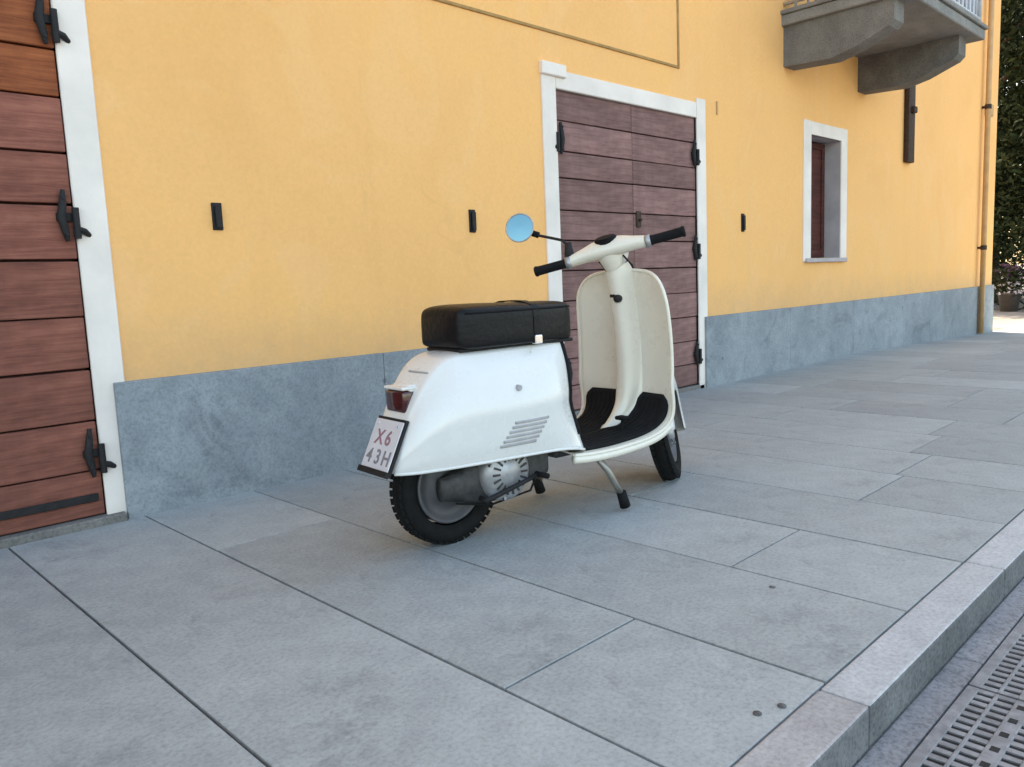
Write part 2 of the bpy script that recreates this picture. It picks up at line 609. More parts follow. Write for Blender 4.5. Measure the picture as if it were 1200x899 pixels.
for (x, y) in ((1.364, .735), (1.422, .712), (1.98, 1.02)):
    tube('paving_plug', [(x, y, -.01), (x, y, .0012)], .009, 'joint', pave, 12)
kerb = sheet('kerb', [PX0, 8.5, 13.6, PX1], KERB0 + .006, KERB1 + .002, -0.014, 'joint')
kx = [-3.9, -2.8, -1.7, -.65, .45, 1.535]
while kx[-1] < PX1 - 1:
    kx.append(kx[-1] + random.choice((0.98, 1.08, 1.15)))
kx[-1] = PX1
for k in range(len(kx) - 1):
    dz = random.uniform(-.002, .001)
    pink = kx[k + 1] < 1.6
    ks = fall(box('kerb_stone', kx[k] + .0025, kx[k + 1] - .0025, KERB0, KERB1 - .001, RZ - .05, dz, 'kerb_pink' if pink else 'kerb', kerb, 0.006, 2))
    ks.data.materials.append(M['kerb_face_dark'])
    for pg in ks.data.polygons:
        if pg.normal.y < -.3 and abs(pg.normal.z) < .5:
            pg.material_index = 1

gut = sheet('gutter', [PX0, 8.5, 13.6, PX1], 0.512, KERB0 + .01, RZ + .002, 'joint')
gx = PX0
while gx < PX1:
    L = random.choice((.8, .95, 1.1))
    fall(box('gutter_stone', gx + .002, min(gx + L, PX1) - .002, 0.513, KERB0 - .003, RZ - .04, RZ + .004 + random.uniform(0, .0015), 'gutter', gut, .003))
    gx += L

# drain grates: each lifts out on its own
grate_src = None


def make_grate():
    g = thing('drain_grate', 'slotted cast iron drain grate set in the gutter beside the kerb', 'drain grate', (0, 0, 0), group='row of drain grates along the kerb')
    L0, L1 = 0.004, 0.496
    Z1, Z0 = RZ + .006, RZ - .012
    # long rails and centre plate
    for (a, c) in ((.483, .508), (.443, .451), (.377, .411), (.337, .345), (.280, .305)):
        box('rail', L0, L1, a, c, Z0, Z1, 'cast_iron', g, .0015)
    bm = bmesh.new()
    n = 16
    for k in range(n + 1):
        x = L0 + (L1 - L0 - .016) * k / n
        for (a, c) in ((.451, .483), (.411, .443), (.345, .377), (.305, .337)):
            bm_box(bm, x, x + .0155, a, c, Z0, Z1 - .001)
    o = from_bm('cross_bars', bm, 'cast_iron', g)
    o['kind'] = 'stuff'
    bm = bmesh.new()
    for k in range(7):
        x = .05 + k * .067
        bm_box(bm, x, x + .019, .386, .402, Z1 - .002, Z1 + .0008)
    from_bm('bolt_recesses', bm, 'iron', g)['kind'] = 'stuff'
    return g


grate_src = make_grate()


def copy_tree(o, parent=None):
    c = o.copy()
    COL.objects.link(c)
    c.parent = parent
    for ch in list(o.children):
        copy_tree(ch, c)
    return c


channel = sheet('drain_channel', [PX0, 8.5, 13.6, PX1], 0.276, 0.511, RZ + .0015, 'slot_shade')
gpos = [1.42 + .5 * k for k in range(-3, 10)]
first = True
for x in gpos:
    g = grate_src if first else copy_tree(grate_src)
    first = False
    g.location = (x, 0, 0)

# ------------------------------------------------------------------ the building
BX0, BX1, BY1, BH = -11.0, 13.06, 11.0, 7.2
bld = thing('plastered_building', 'yellow plastered house with grey granite plinth and brown plank doors', 'building', (BX0, WY, 0), world_authored=True)
# openings: x0,x1,z0,z1,depth
OPEN = [(-0.60, 0.965, 0.0, 2.05, 0.10), (3.715, 5.275, 0.0, 2.045, 0.10), (7.18, 7.83, 0.985, 2.10, 0.22)]
xs = sorted({BX0, BX1} | {o[0] for o in OPEN} | {o[1] for o in OPEN})
zs = sorted({-.4, BH} | {o[2] for o in OPEN} | {o[3] for o in OPEN})
verts, faces = [], []


def quad(a, b_, c, d):
    k = len(verts)
    verts.extend((a, b_, c, d))
    faces.append((k, k + 1, k + 2, k + 3))


for i in range(len(xs) - 1):
    for j in range(len(zs) - 1):
        cx, cz = (xs[i] + xs[i + 1]) / 2, (zs[j] + zs[j + 1]) / 2
        if any(o[0] < cx < o[1] and o[2] < cz < o[3] for o in OPEN):
            continue
        quad((xs[i], WY, zs[j]), (xs[i + 1], WY, zs[j]), (xs[i + 1], WY, zs[j + 1]), (xs[i], WY, zs[j + 1]))
quad((BX1, WY, -.4), (BX1, BY1, -.4), (BX1, BY1, BH), (BX1, WY, BH))
quad((BX0, BY1, -.4), (BX0, WY, -.4), (BX0, WY, BH), (BX0, BY1, BH))
quad((BX1, BY1, -.4), (BX0, BY1, -.4), (BX0, BY1, BH), (BX1, BY1, BH))
quad((BX0, WY, BH), (BX1, WY, BH), (BX1, BY1, BH), (BX0, BY1, BH))
add_obj('wall', verts, faces, 'plaster', bld)
for (a, c, z0, z1, d) in OPEN:
    verts, faces = [], []
    quad((a, WY, z0), (a, WY + d, z0), (a, WY + d, z1), (a, WY, z1))
    quad((c, WY + d, z0), (c, WY, z0), (c, WY, z1), (c, WY + d, z1))
    quad((a, WY, z1), (a, WY + d, z1), (c, WY + d, z1), (c, WY, z1))
    quad((a, WY, z0), (c, WY, z0), (c, WY + d, z0), (a, WY + d, z0))
    quad((a, WY + d, z0), (c, WY + d, z0), (c, WY + d, z1), (a, WY + d, z1))
    add_obj('reveal', verts, faces, 'reveal', bld)
box('roof', BX0 - .4, BX1 + .03, WY - .7, BY1 + .4, BH + .003, BH + .25, 'roof', bld)  # out-of-view slab added for the shade it casts

# plinth slabs
PT = 0.55
for (a, c) in ((-5.0, -0.70), (1.035, 3.60), (5.345, 12.30), (12.40, BX1 + .028)):
    n = max(1, round((c - a) / 1.35))
    for k in range(n):
        x0, x1 = a + (c - a) * k / n, a + (c - a) * (k + 1) / n
        box('plinth_slab', x0 + .001, x1 - .001, WY - .030, WY + .02, -.3, PT + random.uniform(-.001, .001), 'plinth', bld, .004, 2)
box('plinth_slab', BX1 - .02, BX1 + .03, WY + .022, WY + 4, -.3, PT, 'plinth', bld, .004)

# painted surrounds
box('door_surround', .965, 1.082, WY - .012, WY + .06, -.01, 2.165, 'white_trim', bld, .004)
box('door_surround', -.72, -.602, WY - .012, WY + .06, -.01, 2.165, 'white_trim', bld, .004)
box('door_surround', -.600, .963, WY - .012, WY + .06, 2.045, 2.165, 'white_trim', bld, .004)
box('door_surround', 3.590, 3.715, WY - .012, WY + .06, -.01, 2.160, 'white_trim', bld, .004)
box('door_surround', 5.275, 5.395, WY - .012, WY + .06, -.01, 2.178, 'white_trim', bld, .004)
box('door_surround', 3.717, 5.273, WY - .010, WY + .06, 2.035, 2.145, 'white_trim', bld, .004)
box('door_surround', 3.582, 3.80, WY - .030, WY + .02, 2.10, 2.176, 'white_trim', bld, .006)
for (x0, x1, z0, z1) in ((7.03, 7.178, .955, 2.22), (7.832, 7.965, .955, 2.22), (7.178, 7.832, 2.10, 2.218)):
    box('window_surround', x0, x1, WY - .012, WY + .02, z0, z1, 'white_trim', bld, .004)
box('window_sill', 7.06, 7.94, WY - .035, WY + .20, .945, .983, 'reveal', bld, .005)

# doors
Z_D1 = [.035, .215, .411, .613, .816, 1.031, 1.238, 1.427, 1.628, 1.80, 2.035]
Z_D2 = [.035, .20, .375, .56, .745, .935, 1.125, 1.312, 1.508, 1.671, 1.854, 2.035]


def door(x0, x1, zlist, wood, yface):
    mid = (x0 + x1) / 2
    d = box('door', x0 + .006, x1 - .006, yface + .034, yface + .055, zlist[0], zlist[-1], 'wood_dark', bld)
    off = None
    for (a, c) in ((x0 + .001, mid - .0015), (mid + .0015, x1 - .001)):
        for k in range(len(zlist) - 1):
            dy = random.uniform(-.003, .003)
            z0, z1 = zlist[k] + random.uniform(.002, .005), zlist[k + 1] - random.uniform(.002, .005)
            bm = bmesh.new()
            cx, cz = (a + c) / 2, (z0 + z1) / 2
            bm_box(bm, a - cx, c - cx, dy, .036, z0 - cz, z1 - cz, .005, 2)
            p = from_bm('plank', bm, 'wood_orange' if (wood == 'wood_red' and z0 > 1.6) else wood, d)
            p.matrix_local = Matrix.Translation((cx, yface, cz)) @ Matrix.Rotation(random.uniform(-.0015, .0015), 4, 'Y')
    return d


def hinge(d, xe, z, s, y, frame_w=.05):
    """iron hinge at the jamb edge xe, strap running into the leaf (s = direction into leaf)"""
    bm = bmesh.new()
    bm_box(bm, min(xe, xe + s * .06), max(xe, xe + s * .06), y - .012, y + .002, z - .016, z + .016, .004, 2)
    bm_tube(bm, [(xe + s * .03, y - .012, z + .10), (xe + s * .036, y - .014, z + .05), (xe + s * .044, y - .012, z), (xe + s * .036, y - .014, z - .05), (xe + s * .03, y - .012, z - .09)], [.008, .014, .017, .014, .008], 10)
    bm_tube(bm, [(xe - s * .004, y - .018, z - .080), (xe - s * .004, y - .018, z + .035)], .013, 10)
    bm_tube(bm, [(xe - s * .004, y - .018, z - .045), (xe - s * frame_w * .6, y - .014, z - .052), (xe - s * frame_w, y + .004, z - .066)], [.013, .012, .010], 10)
    for dz_ in (.07, -.065):
        bm_tube(bm, [(xe + s * .034, y - .030, z + dz_), (xe + s * .034, y - .01, z + dz_)], [.006, .009], 8)
    return auto_smooth(from_bm('hinge', bm, 'iron', d))


d1 = door(-.598, .962, Z_D1, 'wood_red', WY - .004)
for z in (1.90, 1.19, .285):
    hinge(d1, .960, z, -1, WY - .010)
    hinge(d1, -.596, z, 1, WY - .010)
box('bottom_bar', .20, .94, WY - .014, WY - .002, .095, .125, 'iron', d1, .002)
box('bottom_bar', -.56, .12, WY - .014, WY - .002, .095, .125, 'iron', d1, .002)
box('threshold', -.72, 1.03, WY - .045, WY + .1, -.03, .032, 'corbel', bld, .006)
d2 = door(3.716, 5.274, Z_D2, 'wood_mauve', WY + .010)
for z in (1.74, .285):
    hinge(d2, 3.718, z, 1, WY + .004, .03)
for z in (1.77, 1.075, .275):
    hinge(d2, 5.272, z, -1, WY + .004, .05)
bm = bmesh.new()
bm_box(bm, 4.520, 4.570, WY - .001, WY + .012, 1.22, 1.33, .003)
bm_tube(bm, [(4.545, WY + .005, 1.27), (4.545, WY - .022, 1.27)], .010, 10)
auto_smooth(from_bm('lock_plate', bm, 'rust_iron', d2))
box('threshold', 3.60, 5.34, WY - .012, WY + .1, -.03, .030, 'corbel', bld, .005)

# window
wnd = box('window', 7.20, 7.81, WY + .17, WY + .205, 1.0, 2.085, 'wood_dark', bld)
for (x0, x1, z0, z1) in ((7.20, 7.26, 1.0, 2.085), (7.75, 7.81, 1.0, 2.085), (7.262, 7.748, 2.03, 2.085), (7.262, 7.748, 1.0, 1.07), (7.475, 7.535, 1.072, 2.028)):
    box('window_frame', x0, x1, WY + .145, WY + .169, z0, z1, 'wood_maroon', wnd, .003)
for (x0, x1) in ((7.262, 7.473), (7.537, 7.748)):
    box('shutter_board', x0, x1, WY + .158, WY + .168, 1.072, 2.028, 'wood_maroon', wnd, .002)

# wall catches, tie anchor, moulding
for (x, z, h) in ((1.525, 1.21, .115), (2.989, 1.225, .125), (5.951, 1.282, .145)):
    bm = bmesh.new()
    bm_box(bm, x - .022, x + .022, WY - .008, WY + .002, z - h / 2, z + h / 2, .002)
    bm_tube(bm, [(x, WY - .004, z + .01), (x, WY - .018, z + .01)], .008, 8)
    bm_box(bm, x - .014, x + .014, WY - .024, WY - .015, z - h * .42, z + h * .40, .003)
    auto_smooth(from_bm('shutter_catch', bm, 'iron', bld))
bm = bmesh.new()
bm_box(bm, 9.47, 9.66, WY - .06, WY - .005, 2.02, 3.05, .012, 2)
bm_box(bm, 9.52, 9.61, WY - .10, WY - .055, 2.55, 2.62, .008)
auto_smooth(from_bm('tie_anchor', bm, 'rust_iron', bld))
for (x0, x1, z0, z1) in ((1.2, 5.062, 2.352, 2.370), (5.044, 5.062, 2.372, 4.2), (1.2, 1.218, 2.372, 4.2), (1.22, 5.042, 4.182, 4.2)):
    box('panel_moulding', x0, x1, WY - .010, WY + .003, z0, z1, 'tan', bld, .003)
box('cable_clip', 5.56, 5.575, WY - .012, WY + .002, 2.09, 2.19, 'pipe', bld, .002)

# downpipe
PXp = 12.33
dp = tube('downpipe', [(PXp, WY - .075, gz(PXp) + .01), (PXp, WY - .075, BH - .2)], .034, 'pipe', bld, 16)
for z in (1.08, 2.95, 4.9):
    bm = bmesh.new()
    bm_tube(bm, [(PXp, WY - .075, z - .03), (PXp, WY - .075, z + .03)], .041, 16)
    bm_box(bm, PXp - .015, PXp + .015, WY - .05, WY + .003, z - .015, z + .015)
    auto_smooth(from_bm('pipe_clamp', bm, 'rust_iron', dp))
bm = bmesh.new()
bm_box(bm, 12.46, 12.66, WY - .06, WY + .002, 2.86, 3.02, .01)
auto_smooth(from_bm('junction_box', bm, 'pipe', bld))

# balcony
BZ = 2.935
bal = box('balcony', 6.62, 8.62, 2.317, WY + .05, BZ, BZ + .09, 'concrete', bld, .008)
box('slab_edge', 6.60, 8.64, 2.295, WY + .05, BZ + .0905, BZ + .125, 'concrete', bal, .006)
for xc in (6.655, 8.217):
    prof = [(WY + .02, BZ + .001), (WY + .02, BZ - .325), (2.92, BZ - .345), (2.72, BZ - .30), (2.46, BZ - .20), (2.42, BZ - .16), (2.42, BZ + .001)]
    n = len(prof)
    v = [(xc, y, z) for (y, z) in prof] + [(xc + .20, y, z) for (y, z) in prof]
    f = [tuple(range(n)), tuple(range(2 * n - 1, n - 1, -1))] + [(k, k + n, (k + 1) % n + n, (k + 1) % n) for k in range(n)]
    o = add_obj('corbel', v, f, 'corbel', bal)
    fix_normals(o)
RT = BZ + .125
for z in (RT + .06, RT + .95):
    for (p, q) in (((6.66, 2.36, z), (8.58, 2.36, z)), ((6.66, 2.36, z), (6.66, WY, z)), ((8.58, 2.36, z), (8.58, WY, z))):
        tube('railing_rail', [p, q], .016, 'rail', bal, 8)
for k in range(19):
    x = 6.66 + 1.92 * k / 18
    tube('baluster', [(x, 2.36, RT - .01), (x, 2.36, RT + .95)], .011 if k % 18 else .022, 'rail', bal, 8)
for xx in (6.66, 8.58):
    for k in range(1, 9):
        y = 2.36 + (WY - 2.36) * k / 9
        tube('baluster', [(xx, y, RT - .01), (xx, y, RT + .95)], .011, 'rail', bal, 8)
box('privacy_panel', 7.55, 8.56, 2.385, 2.393, RT + .08, RT + .92, 'panel', bal)
for k in range(2):
    y = 2.75 + k * .28
    lathe('flower_pot', [(.0, 0), (.07, 0), (.10, .16), (.105, .18), (.09, .18), (.0, .17)], 'terracotta', bal, 16,
          Matrix.Translation((6.80, y, RT + .001)) @ Matrix.Rotation(PI / 2, 4, 'X'))

# ------------------------------------------------------------------ scooter
SA = math.radians(-5.2)
sc = thing('motor_scooter', 'white vintage scooter with black seat and round mirror parked on its centre stand', 'scooter', (1.868 * .875, 2.348 * .875, 0), SA)

# body shell ------------------------------------------------------
BODY = [  # x, z_top, z_bot, w_bottom, w_max, z_max, w_shoulder
    (-.205, .325, .292, .068, .070, .308, .055),
    (-.186, .385, .292, .086, .092, .330, .068),
    (-.148, .470, .293, .112, .121, .358, .082),
    (-.098, .560, .295, .135, .147, .385, .096),
    (-.040, .625, .297, .156, .169, .405, .109),
    (.030, .655, .298, .172, .186, .415, .120),
    (.150, .660, .297, .186, .200, .420, .124),
    (.280, .662, .294, .190, .204, .425, .122),
    (.395, .664, .288, .188, .190, .425, .116),
    (.470, .666, .279, .187, .156, .425, .106),
    (.510, .664, .270, .184, .122, .430, .096),
    (.535, .655, .262, .165, .092, .430, .078),
]


def body_section(p):
    x, zt, zb, wb, wm, zm, ws = p
    h = zt - zm
    half = [(wb, zb), ((wb + wm) / 2 + .004, zb + (zm - zb) * .45), (wm, zm), (wm * .985 + ws * .015, zm + h * .25), (wm * .62 + ws * .38, zm + h * .60),
            (ws, zm + h * .86), (ws * .86, zm + h * .965), (ws * .5, zt)]
    pts = [Vector((x, -w, z)) for (w, z) in half] + [Vector((x, 0, zt + .001))] + [Vector((x, w, z)) for (w, z) in half[::-1]]
    return pts


grid = loft_grid([body_section(p) for p in BODY], 4, 5)
v, f = grid_mesh(grid)
m_ = len(grid[0])
# close tail and front
f.append(tuple(range(m_))[::-1])
f.append(tuple((len(grid) - 1) * m_ + j for j in range(m_)))
body = add_obj('body_shell', v, f, 'paint', sc, True)
fix_normals(body)
auto_smooth(body, 50)
sm = body.modifiers.new('solid', 'SOLIDIFY')
sm.thickness = .004
sm.offset = -1
bvh = BVHTree.FromPolygons([Vector(a) for a in v], f)


def on_side(x, z, off=.002, side=-1):
    hit = bvh.ray_cast(Vector((x, side * 1.0, z)), Vector((0, -side, 0)))
    if hit[0] is None:
        return Vector((x, side * .18, z))
    n = hit[1]
    if n.y * side < 0:
        n = -n
    return hit[0] + n * off


def on_back(y, z, off=.002):
    hit = bvh.ray_cast(Vector((-1.0, y, z)), Vector((1, 0, 0)))
    if hit[0] is None:
        return Vector((-.2, y, z))
    return hit[0] + Vector((-off, 0, 0))


# lower edge bead
for s in (-1, 1):
    pts = [Vector((r[0 if s < 0 else -1].x, r[0 if s < 0 else -1].y, r[0 if s < 0 else -1].z)) for r in grid]
    tube('edge_bead', pts, .0055, 'paint', body, 8)


# added dark strip: painted shade where the body front turns away
fr = grid[-7]
tube('front_shade_strip', [q + Vector((.006, .004 if q.y < 0 else -.004, 0)) for q in fr[3:-3]], .010, 'rubber', body, 8)
tube('rear_seam', [on_back(y, .600, .0005) for y in [.03 - .012 * k for k in range(10)]], .0035, 'grey', body, 6)


def patch(name, x0, x1, z0, z1, mat, parent, off=.003, nx=10, nz=3, shear=0.0, side=-1, thick=.004):
    """a raised strip that follows the flank"""
    gr = []
    for i in range(nx + 1):
        x = x0 + (x1 - x0) * i / nx
        gr.append([on_side(x + shear * (k / nz), z0 + (z1 - z0) * k / nz, off, side) for k in range(nz + 1)])
    vv, ff = grid_mesh(gr)
    o = add_obj(name, vv, ff, mat, parent, True)
    fix_normals(o)
    md = o.modifiers.new('solid', 'SOLIDIFY')
    md.thickness = thick
    md.offset = 0
    return o


for k in range(6):
    z = .338 + k * .0145
    patch('vent_slot', .125 + k * .012, .275 + k * .012, z, z + .0085, 'grey', sc, .0012)
bm = bmesh.new()
c = on_side(.215, .528, .001)
bm_tube(bm, [c + Vector((0, .01, 0)), c + Vector((0, -.008, 0))], [.011, .010], 16)
auto_smooth(from_bm('catch_knob', bm, 'grey', sc))
# seat ----------------------------------------------------------------
SEAT = [  # x, half width, z0, z1
    (.035, .095, .690, .775), (.045, .115, .672, .797), (.085, .128, .664, .806), (.20, .132, .664, .806), (.32, .130, .664, .803),
    (.43, .122, .664, .801), (.51, .110, .664, .800), (.552, .094, .666, .794), (.570, .072, .685, .770)]


def seat_section(p):
    x, w, z0, z1 = p
    h = z1 - z0
    half = [(w * .5, z0), (w * .92, z0 + h * .02), (w, z0 + h * .14), (w, z0 + h * .5), (w * .985, z0 + h * .78), (w * .93, z0 + h * .93), (w * .75, z1 - h * .005), (w * .35, z1 + .004)]
    return [Vector((x, -a, z)) for (a, z) in half] + [Vector((x, a, z)) for (a, z) in half[::-1]]


g2 = loft_grid([seat_section(p) for p in SEAT], 4, 4, closed=True)
v, f = grid_mesh(g2, True, True)
seat = add_obj('seat', v, f, 'vinyl', sc, True)
fix_normals(seat)
auto_smooth(seat, 60)
sb = BVHTree.FromPolygons([Vector(a) for a in v], f)


def seat_y(x, z, s):
    h = sb.ray_cast(Vector((x, s, z)), Vector((0, -s, 0)))
    return h[0].y if h[0] else s * .12


for s in (-1, 1):
    tube('piping', [(x, seat_y(x, .783, s) + s * .001, .783) for x in [.06 + .495 * k / 24 for k in range(25)]], .004, 'rubber', seat, 6)
pts = [Vector((.36, seat_y(.36, .68 + .02 * k, -1) - .003, .68 + .02 * k)) for k in range(6)]
pts += [Vector((.36, -.115, .800)), Vector((.36, -.06, .812)), Vector((.36, 0, .814)), Vector((.36, .06, .812)), Vector((.36, .115, .800))]
pts += [Vector((.36, seat_y(.36, .78 - .02 * k, 1) + .003, .78 - .02 * k)) for k in range(6)]
bm = bmesh.new()
va = [[bm.verts.new(p + Vector((d, 0, 0))) for d in (-.014, .014)] for p in pts]
for k in range(len(va) - 1):
    bm.faces.new((va[k][0], va[k][1], va[k + 1][1], va[k + 1][0]))
st = from_bm('strap', bm, 'vinyl', seat)
md = st.modifiers.new('solid', 'SOLIDIFY')
md.thickness = .005
for s in (-1, 1):
    box('strap_buckle', .343, .377, s * .128 - .012, s * .128 + .012, .662, .692, 'chrome', seat, .003)
box('seat_frame', .05, .56, -.10, .10, .655, .667, 'iron', seat, .003)

# tail light and plate ----------------------------------------------------
tl = box('tail_light', -.128, -.03, -.053, .053, .470, .566, 'paint', sc, .012, 3)
auto_smooth(tl)
ln = box('light_lens', -.150, -.035, -.0555, .0555, .476, .548, 'red_lens', tl, .010, 3)
auto_smooth(ln)
hd = box('light_hood', -.154, -.03, -.058, .058, .5495, .560, 'paint', tl, .005, 2)
box('light_gasket', -.045, -.033, -.0575, .0575, .472, .5485, 'rubber', tl, .003)
bm = bmesh.new()
pa, pb = Vector((-.165, 0, .452)), Vector((-.238, 0, .302))
dirp = (pb - pa).normalized()
nrm = Vector((dirp.z, 0, -dirp.x))
if nrm.x > 0:
    nrm = -nrm
Lp = (pb - pa).length
pm = Matrix(((dirp.x, 0, nrm.x, pa.x), (0, 1, 0, 0), (dirp.z, 0, nrm.z, pa.z), (0, 0, 0, 1)))
plt = box('number_plate', 0, Lp, -.084, .084, 0, .004, 'plate', sc, .002, 1, pm)
box('plate_bracket', -.01, Lp + .012, -.088, .088, -.012, -.002, 'iron', plt, .002, 1, pm)
box('plate_clip', Lp - .004, Lp + .016, -.090, .090, -.004, .010, 'iron', plt, .002, 1, pm)
box('bracket_arm', .02, .10, -.02, .02, -.07, -.01, 'iron', plt, 0, 1, pm)


def plate_text(txt, u0, size, mat):
    """embossed characters, each its own small mesh, centred on the plate"""
    cw = size * .78
    for k, ch in enumerate(txt):
        cu = bpy.data.curves.new('glyph', 'FONT')
        cu.body = ch
        cu.size = size
        cu.extrude = .0006
        cu.offset = .0012
        cu.align_x = 'CENTER'
        to = bpy.data.objects.new('glyph', cu)
        COL.objects.link(to)
        dg = bpy.context.evaluated_depsgraph_get()
        me = bpy.data.meshes.new_from_object(to.evaluated_get(dg))
        bpy.data.objects.remove(to)
        yc = -(k - (len(txt) - 1) / 2) * cw
        # glyph x -> -y (reads from behind), glyph y -> up the plate
        mt = pm @ Matrix(((0, -1, 0, u0), (-1, 0, 0, yc), (0, 0, -1, .0046), (0, 0, 0, 1)))
        me.transform(mt)
        link('plate_character', me, mat, plt)


plate_text('X6', .082, .068, 'plate_red')
plate_text('43H', .146, .066, 'plate_dark')
for y_ in (-.06, .06):
    box('plate_bolt', .012, .020, y_ - .004, y_ + .004, .0035, .0065, 'chrome', plt, .001, 1, pm)

# wheels -------------------------------------------------------------------
TR = .205


def wheel(mtx, tyre_w=.042):
    w = lathe('wheel', [(.032, -.03), (.062, -.034), (.075, -.012), (.112, -.012), (.122, -.030), (.131, -.032), (.134, -.026), (.122, 0), (.134, .026), (.131, .032), (.122, .030), (.112, .006), (.075, .006), (.06, .03), (.032, .03)], 'rim', sc, 48, mtx)
    prof = []
    for k in range(21):
        a = -PI * .78 + 2 * PI * .78 * k / 20
        prof.append((.168 + math.cos(a) * .037, math.sin(a) * tyre_w))
    lathe('tyre', prof, 'tyre', w, 64, mtx)
    # tread blocks
    bm = bmesh.new()
    for k in range(44):
        t = 2 * PI * k / 44
        for yy, dt in ((-.024, 0), (0, .5), (.024, 0)):
            mt = mtx @ Matrix.Rotation(-t - dt * 2 * PI / 44, 4, 'Y') @ Matrix.Translation((.203 - abs(yy) * .18, yy, 0)) @ Matrix.Rotation(-yy * 18, 4, 'Z')
            bm_box(bm, -.004, .0025, -.0095, .0095, -.0105, .0105, 0, 1, mt)
    tb = from_bm('tread_blocks', bm, 'tyre', w)
    tb['kind'] = 'stuff'
    for k in range(5):
        t = 2 * PI * k / 5
        mt = mtx @ Matrix.Rotation(t, 4, 'Y')
        bm = bmesh.new()
        bm_tube(bm, [(.055, -.045, 0), (.055, -.03, 0)], .008, 6)
        bmesh.ops.transform(bm, matrix=mt, verts=bm.verts)
        from_bm('wheel_nut', bm, 'chrome', w)
    lathe('hub', [(.0, -.05), (.03, -.048), (.04, -.03), (.045, .03), (.03, .048), (.0, .05)], 'alloy', w, 24, mtx)
    return w


wheel(Matrix.Translation((.034, 0, TR)))

# engine -------------------------------------------------------------------
eng_c = Vector((.195, -.115, .235))
sec = []
for k, (p, r, ry) in enumerate((((-.035, -.062, .205), .040, .022), ((.03, -.066, .208), .055, .030), ((.10, -.072, .215), .080, .040), ((.18, -.078, .228), .100, .045), ((.26, -.08, .238), .098, .045), ((.32, -.07, .245), .060, .04))):
    sec.append([Vector((p[0], p[1] + ry * math.cos(2 * PI * j / 12), p[2] + r * math.sin(2 * PI * j / 12))) for j in range(12)])
v, f = grid_mesh(loft_grid(sec, 2, 3, True), True, True)
eng = add_obj('engine', v, f, 'engine_dark', sc, True)
fix_normals(eng)
em = Matrix.Translation(eng_c)
lathe('fan_cover', [(.0, -.045), (.035, -.045), (.04, -.040), (.078, -.036), (.095, -.022), (.100, 0), (.100, .03), (.0, .03)], 'alloy', eng, 40, em)
bm = bmesh.new()
for k in range(18):
    t = 2 * PI * k / 18
    bm_box(bm, .045, .075, -.0405, -.035, -.0035, .0035, 0, 1, em @ Matrix.Rotation(t, 4, 'Y') @ Matrix.Rotation(.4, 4, 'Y'))
from_bm('fan_slots', bm, 'engine_dark', eng)
for t in (.6, 2.7, 4.4):
    bm = bmesh.new()
    q = eng_c + Vector((.088 * math.cos(t), -.03, .088 * math.sin(t)))
    bm_tube(bm, [q + Vector((0, .02, 0)), q + Vector((0, -.008, 0))], .006, 6)
    from_bm('cover_bolt', bm, 'chrome', eng)
box('cylinder_cowl', .26, .40, -.13, .02, .19, .34, 'engine_dark', eng, .02, 3)
tube('kick_lever', [(.085, -.125, .165), (.085, -.16, .163), (.13, -.165, .175), (.22, -.17, .195), (.30, -.175, .215)], [.010, .010, .009, .008, .008], 'iron', eng)
tube('kick_pedal', [(.300, -.165, .215), (.300, -.225, .217)], .010, 'rubber', eng)
tube('damper', [(-.03, .075, .21), (.0, .085, .34), (.02, .08, .47)], [.016, .026, .022], 'iron', sc)
# exhaust
tube('exhaust', [(.33, .04, .16), (.24, .06, .12), (.16, .075, .115), (.05, .085, .12), (-.06, .09, .13), (-.10, .092, .14)], [.014, .016, .042, .044, .038, .012], 'engine_dark', sc, 14)
tube('brake_cable', [(.42, -.09, .27), (.30, -.13, .15), (.15, -.10, .125), (.02, -.075, .15)], .004, 'rubber', sc, 6)
# inner mudguard, dark
v, f = [], []
for k in range(17):
    t = math.radians(10 + 125 * k / 16)
    for y in (-.055, .055):
        v.append((.034 + .235 * math.cos(t), y, TR + .235 * math.sin(t)))
f = [(2 * k, 2 * k + 1, 2 * k + 3, 2 * k + 2) for k in range(16)]
ig = add_obj('inner_mudguard', v, f, 'engine_dark', sc, True)
ig.modifiers.new('solid', 'SOLIDIFY').thickness = .003

# floor and leg shield -------------------------------------------------------
PATH = [  # x, z, half width
    (.470, .262, .180), (.540, .258, .195), (.640, .258, .205), (.740, .264, .213), (.825, .275, .222), (.892, .296, .232),
    (.945, .335, .244), (.973, .395, .250), (.986, .480, .251), (.987, .580, .250), (.981, .680, .247), (.971, .760, .242), (.961, .815, .231),
    (.954, .855, .208), (.949, .882, .175), (.946, .898, .126), (.945, .905, .050)]
US = [-1, -.92, -.8, -.6, -.4, -.2, 0, .2, .4, .6, .8, .92, 1]


def shield_pt(p, u):
    x, z, w = p
    up_ = min(1, max(0, (z - .30) / .15))
    ex = -.058 * (u * w / .26) ** 2 * up_          # edges sweep back towards the rider
    ez = -.010 * (abs(u) ** 4) * (1 - up_)         # floor edges turn down
    return Vector((x + ex, u * w, z + ez))


rows = []
pcs = spline([Vector(p) for p in PATH], 4)
for p in pcs:
    rows.append([shield_pt(p, u) for u in US])
v, f = grid_mesh(rows)
sh = add_obj('leg_shield', v, f, 'cream', sc, True)
fix_normals(sh)
md = sh.modifiers.new('solid', 'SOLIDIFY')
md.thickness = .006
md.offset = 0
edge = [r[0] for r in rows] + [r[-1] for r in rows[::-1]]
tube('edge_trim', edge, .0075, 'cream', sh, 8)
# floor side sills below
for s in (-1, 1):
    pts = [shield_pt(p, s * .97) + Vector((0, 0, -.018)) for p in pcs[:24]]
    tube('floor_sill', pts, .016, 'cream', sh, 8)

